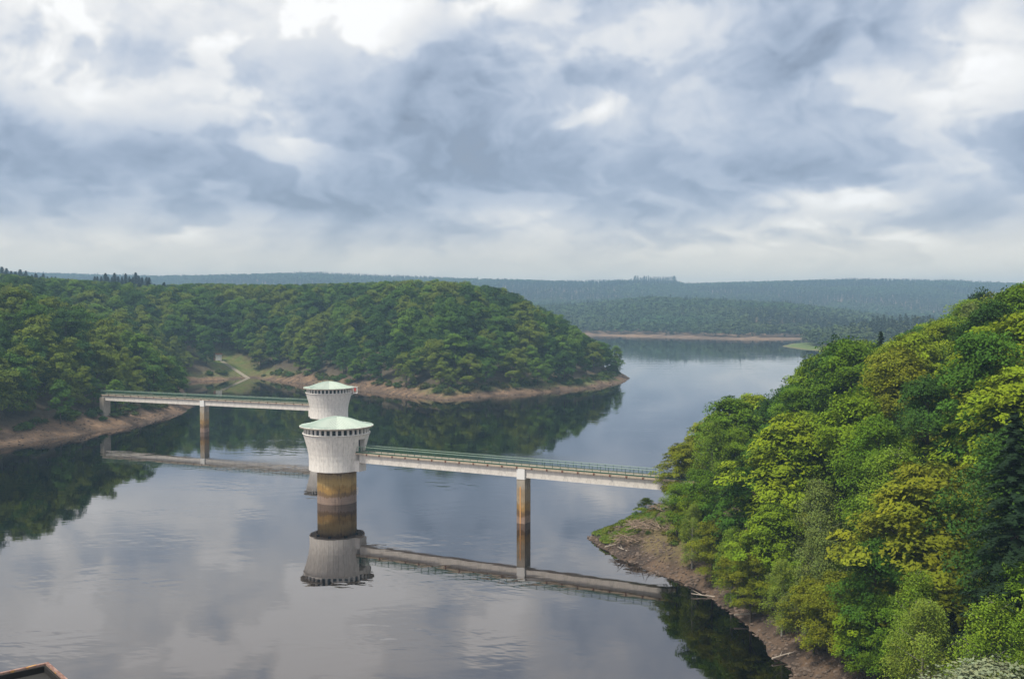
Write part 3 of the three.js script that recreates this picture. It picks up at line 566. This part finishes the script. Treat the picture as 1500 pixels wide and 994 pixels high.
// species and tint go in patches
nearTrees.forEach((t, k) => {
  const n = fbm(t.x * 0.09 + 3, t.D * 0.06, 2), birch = (t.d < 16 && t.k3 < 0.42) || t.k3 < 0.08;
  if (birch) { const pr = BIRCH[k % 2], s = t.h / pr.h; makeThing('birch_tree', pr, birchTints[Math.floor(t.k4 * 3)], birchBark, t.x, t.y, t.D, s, 0.9 + 0.25 * t.k5, t.k4 * 6.28, `airy pale birch ${where(t)}`, 'birches on the steep bank'); }
  else { const pr = NEAR[Math.floor(t.k4 * 5)], s = t.h / pr.h, ti = Math.min(5, Math.floor(clamp((n - 0.5) * 1.3 + 0.5 + (t.k5 - 0.5) * 1.3) * 5.6));
    makeThing('broadleaf_tree', pr, nearTints[[2, 4, 0, 5, 1, 3][ti]], bark, t.x, t.y, t.D, s, 0.80 + 0.28 * t.k5, t.k3 * 6.28, `${['dark green', 'deep green', 'mid green', 'fresh green', 'bright yellow green', 'olive yellow'][ti]} broadleaf tree ${where(t)}`, 'broadleaf trees on the steep bank'); }
});
// a few single trees that stand out
function single(name, pr, leaf, wood, px, pyTop, D, wide, label, hf = nearH, grp) { const x = (px - 750) / F * D * 1.0, y = hf(x, D), top = EYE + (445 - pyTop) * D / F; return makeThing(name, pr, leaf, wood, x, y - 0.1, D, Math.max(3, top - y) / pr.h, wide, 1.3, label, grp); }
single('spruce_tree', SPRUCE[0], needleMat, bark, 1291, 484, 188, 1.0, 'dark pointed spruce rising from the bright broadleaf crowns');
single('spruce_tree', SPRUCE[0], needleMat, bark, 1490, 602, 78, 1.25, 'dark tiered spruce low down among the bright leafy crowns');
single('willow_tree', BIRCH[1], leafMat(0.25, 0.29, 0.17), bark, 1462, 958, 66, 2.2, 'silvery pale willow crown at the foot of the bank');
single('pine_tree', NEAR[4], leafMat(0.028, 0.06, 0.022), bark, 1435, 424, 205, 0.8, 'dark green tree crown standing proud of the slope skyline');

// the wooded land across the lake
console.log('bank trees');
let bankTrees = [];
{
  const r = rng(900);
  for (let D = 232; D < 1000; ) { const step = D < 420 ? 7.6 : D < 620 ? 8.6 : 10.5;
    for (let x = -0.56 * D - 20; x < 62; x += step) {
      const X = x + (r() - 0.5) * step * 0.8, DD = D + (r() - 0.5) * step * 0.8, k = r(), k2 = r(), k3 = r(), k4 = r(), k5 = r();
      const d = sdf(farBankPoly, X, DD); if (d < 4.6) continue;
      if (segDist(X, DD, HUT, RAMP)[0] < 11 || (d < 9 && k5 < 0.2)) continue;
      const y = farBankH(X, DD); if (y < 1.6) continue;
      if (DD > 610 && DD < 700 && Math.abs(proj(X, y, DD)[0] - 211) < 36) continue;      // the spruce stand
      let h = (lerp(11, 16.5, sm(5, 24, d))) * (0.62 + 0.72 * k);
      const [px, pb] = proj(X, y, DD), front = DD < 425 && X < -95, cap = (front ? table(BANK_SKY, px) : table(HILL_SKY, px)) + 2 + 6 * k2 * k2, [, py] = proj(X, y + h, DD);
      if (py < cap) { h *= clamp((pb - cap) / (pb - py), 0, 1); if (h < 4.5) continue; }
      bankTrees.push({ x: X, D: DD, y: y - 0.1, h, R: h * 0.36, k3, k4, k5 });
    }
    D += step; }
  bankTrees.sort((a, b) => a.D - b.D); bins.fill(2000);
  for (const t of bankTrees) t.seen = shows(t, 7);
  bankTrees = bankTrees.filter((t) => t.seen > 6).sort((a, b) => b.seen - a.seen);
}
const OWN = 240;
console.log('bank trees shown', bankTrees.length, 'own', OWN);
const forest = group('woodland'); tag(forest, 'mass of dull green broadleaf woodland covering the rounded hills across the lake', 'woodland', null, 'stuff');
function tintFor(t) { const n = fbm(t.x * 0.035, t.D * 0.03, 3); return Math.min(3, Math.floor(clamp((n - 0.5) * 1.6 + 0.45 + (t.k5 - 0.5) * 1.3) * 3.8)); }
const lots = {};
bankTrees.forEach((t, k) => {
  const pr = MID[Math.floor(t.k4 * 5)], s = t.h / pr.h, wide = 0.72 + 0.4 * t.k3, ti = [2, 0, 1, 3][tintFor(t)];
  if (k < OWN) { const bank = t.D < 430 && t.x < -95;
    makeThing('bank_tree', pr, midTints[ti], bark, t.x, t.y, t.D, s, wide, t.k5 * 6.28, `${['dark green', 'mid green', 'light green', 'olive green'][tintFor(t)]} broadleaf tree ${bank ? (t.y < 7 ? 'at the foot of the wooded bank by the bridge abutment' : 'up the wooded bank above the bridge abutment') : t.y < 8 ? 'low on the rounded peninsula above its bare shore' : 'on the wooded slope between the inlet hut and the peninsula'}`, bank ? 'trees on the bank by the bridge end' : 'trees along the peninsula shore');
  } else (lots[Math.floor(t.k4 * 5) * 4 + ti] ??= []).push([t, s, wide]);
});
const dummy = new THREE.Object3D();
function copies(name, geo, mat, list, parent, colour) {
  const im = new THREE.InstancedMesh(geo, mat, list.length); im.name = name; im.castShadow = im.receiveShadow = true;
  list.forEach(([t, s, wide], k) => { dummy.position.set(t.x, t.y, -t.D); dummy.rotation.set(0, (t.k5 ?? 0) * 6.28, 0); dummy.scale.set(s * wide, s, s * wide); dummy.updateMatrix(); im.setMatrixAt(k, dummy.matrix); if (colour) im.setColorAt(k, colour(t)); });
  parent.add(im); return im;
}
for (const key in lots) { const pr = MID[Math.floor(key / 4)]; copies('foliage', pr.crown, midTints[key % 4], lots[key], forest); copies('trunks', pr.trunk, bark, lots[key], forest); }
// spruces on the ridge behind
{
  const r = rng(33), spots = [];
  for (let k = 0; k < 17; k++) spots.push([138 + k * 5.0 + r() * 2, 398 + (k % 3) * 3 + r() * 5 + (k < 2 || k > 14 ? 4 : 0), 760 + r() * 25]);
  for (let k = 0; k < 14; k++) spots.push([2 + k * 6 + r() * 4, 390 + k * 1.0 + r() * 6, 800 + r() * 30]);
  for (let k = 0; k < 22; k++) spots.push([182 + r() * 60, 418 + r() * 14, 630 + r() * 50]);
  for (const [px, top, D] of spots) { const x = (px - 750) / F * D, y = farBankH(x, D), hh = clamp(EYE + (445 - top) * D / F - y, 10, 22); makeThing('spruce_tree', SPRUCE[1], needleMat, bark, x, y - 0.1, D, hh / 16, 1.7 + 0.5 * r(), r() * 6, 'dark spruce in the wood on the ridge behind the broadleaf hill', 'spruces on the ridge'); }
}
// far woods
console.log('distant woods');
{
  const far = group('distant_woodland'); tag(far, 'hazy blue green woodland over the hills beyond the far water', 'woodland', null, 'stuff');
  const r = rng(1200), list = [[], [], [], []], con = []; const cols = [];
  bins.fill(2000);
  const add = (D, hf, d0, step, pxa, pxb) => {
    for (let px = pxa; px < pxb; px += step / D * F) {
      const X = (px - 750) / F * D + (r() - 0.5) * step * 0.9, DD = D + (r() - 0.5) * step * 0.9, k = r(), y = hf(X, DD), k3 = r(), k4 = r(), k5 = r();
      if (y < d0) continue;
      const patch = fbm(X * 0.006 + 8, DD * 0.006, 3), conif = patch > 0.56 ? k3 < 0.85 : k3 < 0.08, t = { x: X, D: DD, y: y - 0.3, h: (conif ? 14 : 11.5) * (0.75 + 0.5 * k), R: 5, k3, k4, k5, patch };
      if (!shows(t, 5)) continue;
      if (conif) con.push([t, t.h / 15, 1.0]); else list[Math.floor(k4 * 4)].push([t, t.h / 13, 0.95 + 0.3 * k5]);
    } };
  for (let D = 700; D < 960; D += 8) add(D, pointH, 1.3, 8, 1130, 1600);
  for (let D = 1000; D < 2760; D += D < 1700 ? 8.5 : 10.5) add(D, distantH, 1.9, D < 1700 ? 8.5 : 10.5, D < 1250 ? 820 : -80, 1580);
  for (let k = 0; k < 46; k++) { const D = 2700 + r() * 60, px = 928 + 62 * (k + r()) / 46, X = (px - 750) / F * D; con.push([{ x: X, D, y: distantH(X, D) - 1, k5: r(), k4: r() }, 1.25 + 0.55 * r(), 1.0]); }
  const colour = (t) => { const k = 0.75 + 0.5 * t.k5, n = t.patch - 0.5; return C(0.058 * k * (1 + n), 0.090 * k, 0.026 * k); };
  const farMat = new THREE.MeshStandardMaterial({ color: 0xffffff, roughness: 0.95, vertexColors: true, side: THREE.DoubleSide });
  list.forEach((l, k) => copies('foliage', FAR[k].crown, farMat, l, far, colour)); copies('needles', SPRUCE[2].crown, farMat, con, far, (t) => { const k = 0.8 + 0.4 * t.k5; return C(0.024 * k, 0.046 * k, 0.022 * k); });
  console.log('far', list.map((l) => l.length), con.length);
}

// ------------------------------------------------------------------ the bank's small things
{
  const r = rng(71);
  // stones of the drawdown zone
  const stone = new THREE.IcosahedronGeometry(1, 1); { const p = stone.attributes.position; for (let i = 0; i < p.count; i++) { const k = 0.75 + 0.5 * noise(p.getX(i) * 2 + 7, p.getY(i) * 2 + p.getZ(i) * 3); p.setXYZ(i, p.getX(i) * k, p.getY(i) * k * 0.6, p.getZ(i) * k * 0.8); } stone.computeVertexNormals(); }
  const place = (hf, poly, n, xa, xb, da, db, dm, smin, smax) => { const out = []; for (let k = 0; k < n * 30 && out.length < n; k++) { const x = lerp(xa, xb, r()), D = lerp(da, db, r()), d = sdf(poly, x, D); if (d < -0.5 || d > dm) continue; const y = hf(x, D); if (y < -0.2) continue; const s = lerp(smin, smax, Math.pow(r(), 3)); out.push([{ x, D, y: y + s * 0.12, k5: r(), k4: r() }, s, 1]); } return out; };
  const stoneMat = std(C(1, 1, 1), 0.95), sc = (t) => { const k = 0.7 + 0.8 * t.k4; return C(0.12 * k, 0.088 * k, 0.068 * k); };
  const rub = group('rubble'); tag(rub, 'scattered brown stones along the bare drawdown shores', 'stones', null, 'stuff');
  copies('stones', stone, stoneMat, place(nearH, nearPoly, 5200, 10, 62, 84, 175, 6.2, 0.04, 0.30), rub, sc);
  copies('stones', stone, stoneMat, place(farBankH, farBankPoly, 1800, -150, -60, 240, 500, 6, 0.06, 0.4), rub, sc);
  copies('stones', stone, stoneMat, place(farBankH, farBankPoly, 1200, -90, 62, 375, 520, 5, 0.06, 0.4), rub, sc);
  // ferns and low scrub on the spit and along the tree line
  const fern = new Leaves(); for (let k = 0; k < 70; k++) { const a = r() * 6.28, q = Math.sqrt(r()) * 0.6, t = 0.8 + 0.4 * r(); fern.leaf(Math.cos(a) * q, 0.1 + r() * 0.7 * (1 - q), Math.sin(a) * q, Math.cos(a) * 0.7 + (r() - 0.5), 0.7, Math.sin(a) * 0.7 + (r() - 0.5), 0.2 + 0.14 * r(), 0.07, r() * 3.14, [t, t, t * 0.9]); }
  const fg = fern.build(), und = group('undergrowth'); tag(und, 'low ferns and scrub on the spit and under the trees', 'undergrowth', null, 'stuff');
  const spit = []; for (let k = 0; k < 1500; k++) { const x = lerp(14, 60, r()), D = lerp(95, 180, r()), d = sdf(nearPoly, x, D), y = nearH(x, D); const back = D > 150 + (x - 14) * 0.2; if (d < 1.5 || y < 0.9 || (!back && d < 5.5) || (back && d > 9)) continue; spit.push([{ x, D, y, k5: r(), k4: r() }, 0.7 + 0.9 * r(), 1]); }
  copies('fronds', fg, leafMat(1, 1, 1), spit, und, (t) => C(0.10 * (0.7 + 0.7 * t.k4), 0.14 * (0.8 + 0.4 * t.k5), 0.022));
  const low = []; for (let k = 0; k < 6000 && low.length < 1400; k++) { const D = lerp(240, 510, r()), x = lerp(-150, 58, r()), d = sdf(farBankPoly, x, D); if (d < 4.5 || d > 9) continue; const y = farBankH(x, D); if (segDist(x, D, HUT, RAMP)[0] < 9) continue; low.push([{ x, D, y, k5: r(), k4: r() }, 1.4 + 1.8 * r(), 1.2]); }
  copies('fronds', fg, leafMat(1, 1, 1), low, und, (t) => C(0.06 * (0.7 + 0.7 * t.k4), 0.09 * (0.8 + 0.4 * t.k5), 0.02));
  // grass on the spit
  const tuft = new Leaves(); for (let k = 0; k < 24; k++) { const a = r() * 6.28, q = Math.sqrt(r()) * 0.25; tuft.leaf(Math.cos(a) * q, 0.1, Math.sin(a) * q, Math.cos(a), 0.25, Math.sin(a), 0.15, 0.02, 1.57 + (r() - 0.5), [1, 1, 1]); }
  const gr = []; for (let k = 0; k < 9000 && gr.length < 1500; k++) { const x = lerp(11, 24, r()), D = lerp(145, 168, r()), y = nearH(x, D); if (y < 0.45 || Math.hypot(x - 16, (D - 158) * 0.8) > 6.5 || fbm(x * 0.35, D * 0.35, 4) < 0.42) continue; gr.push([{ x, D, y, k5: r(), k4: r() }, 1.3 + 1.2 * r(), 1]); }
  const go = copies('grass', tuft.build(), leafMat(1, 1, 1), gr, scene, (t) => C(0.17 * (0.8 + 0.5 * t.k4), 0.23, 0.03)); go.name = numbered('grass'); tag(go, 'short bright grass on the tip of the brown spit', 'grass', null, 'stuff');
  // dead brushwood on the spit and drift logs at the waterline
  const wood = std(C(0.29, 0.215, 0.155), 0.95), grey = std(C(0.42, 0.36, 0.30), 0.95);
  const twigs = (seed, n, w, d, l) => { const q = rng(seed), out = []; for (let k = 0; k < n; k++) { const x = (q() - 0.5) * w, z = (q() - 0.5) * d, y = 0.1 + q() * 0.7 * (1 - Math.abs(2 * x / w)), a = q() * 6.28, ll = l * (0.5 + q()); out.push(bar(x - Math.cos(a) * ll / 2, y * 0.6, z - Math.sin(a) * ll / 2, x + Math.cos(a) * ll / 2, y + (q() - 0.2) * 0.9, z + Math.sin(a) * ll / 2, 0.045 + 0.035 * q(), 4, 0.015)); } return mergeGeometries(out); };
  [[955, 785, 170, 6.5, 5.0], [925, 790, 90, 4.5, 4.0], [975, 772, 70, 3.4, 2.6]].forEach(([px, py, n, w, d], k) => { const [x, D] = P(px, py, 1.6); const o = mesh('brushwood_heap', twigs(300 + k, n, w, d, 2.2), wood, scene); o.position.set(x, nearH(x, D) + 0.25, -D); tag(o, ['wide tangle of dead brown branches on the spit below the ferns', 'thin scatter of dead branches towards the grassy tip of the spit', 'small heap of dead branches against the trees on the spit'][k], 'brushwood', 'dead branches on the spit'); o.userData.kind = 'stuff'; });
  [[897, 800, 2.6, 0.5, 'forked pale branch lying on the grassy tip of the spit'], [1032, 868, 3.2, 2.9, 'bleached log at the water edge below the yellowish tree'], [1102, 903, 4.2, 0.1, 'long pale drift log reaching from the bank towards the water'], [1150, 958, 3.4, 0.5, 'short pale drift log on the stony bank above the dark reflection'], [912, 806, 2.2, 2.2, 'thin bent branch at the water edge of the spit']].forEach(([px, py, l, a, label], k) => {
    const [x, D] = P(px, py, 0.5), g = mergeGeometries([bar(-l / 2, 0.05, 0, l / 2, 0.28, 0, 0.10, 6, 0.05), bar(l * 0.05, 0.15, 0, l * 0.45, 0.55, 0.5, 0.05, 5, 0.02), bar(-l * 0.2, 0.1, 0, 0.1, 0.35, -0.5, 0.04, 5, 0.015)]);
    const o = mesh('drift_log', g, grey, scene); o.position.set(x, Math.max(0.02, nearH(x, D)), -D); o.rotation.y = a; tag(o, label, 'log', 'drift logs on the stony bank');
  });
  // bushes on the spit
  single('bush', NEAR[4], nearTints[1], bark, 947, 742, 160, 1.5, 'small bright bush beside the dead branches on the spit').userData.category = 'bush';
  single('broadleaf_tree', NEAR[2], nearTints[3], bark, 1012, 708, 143, 0.9, 'yellowish tree leaning over the brown spit beside the bridge landing');
}
console.log('done');
renderer.render(scene, camera);
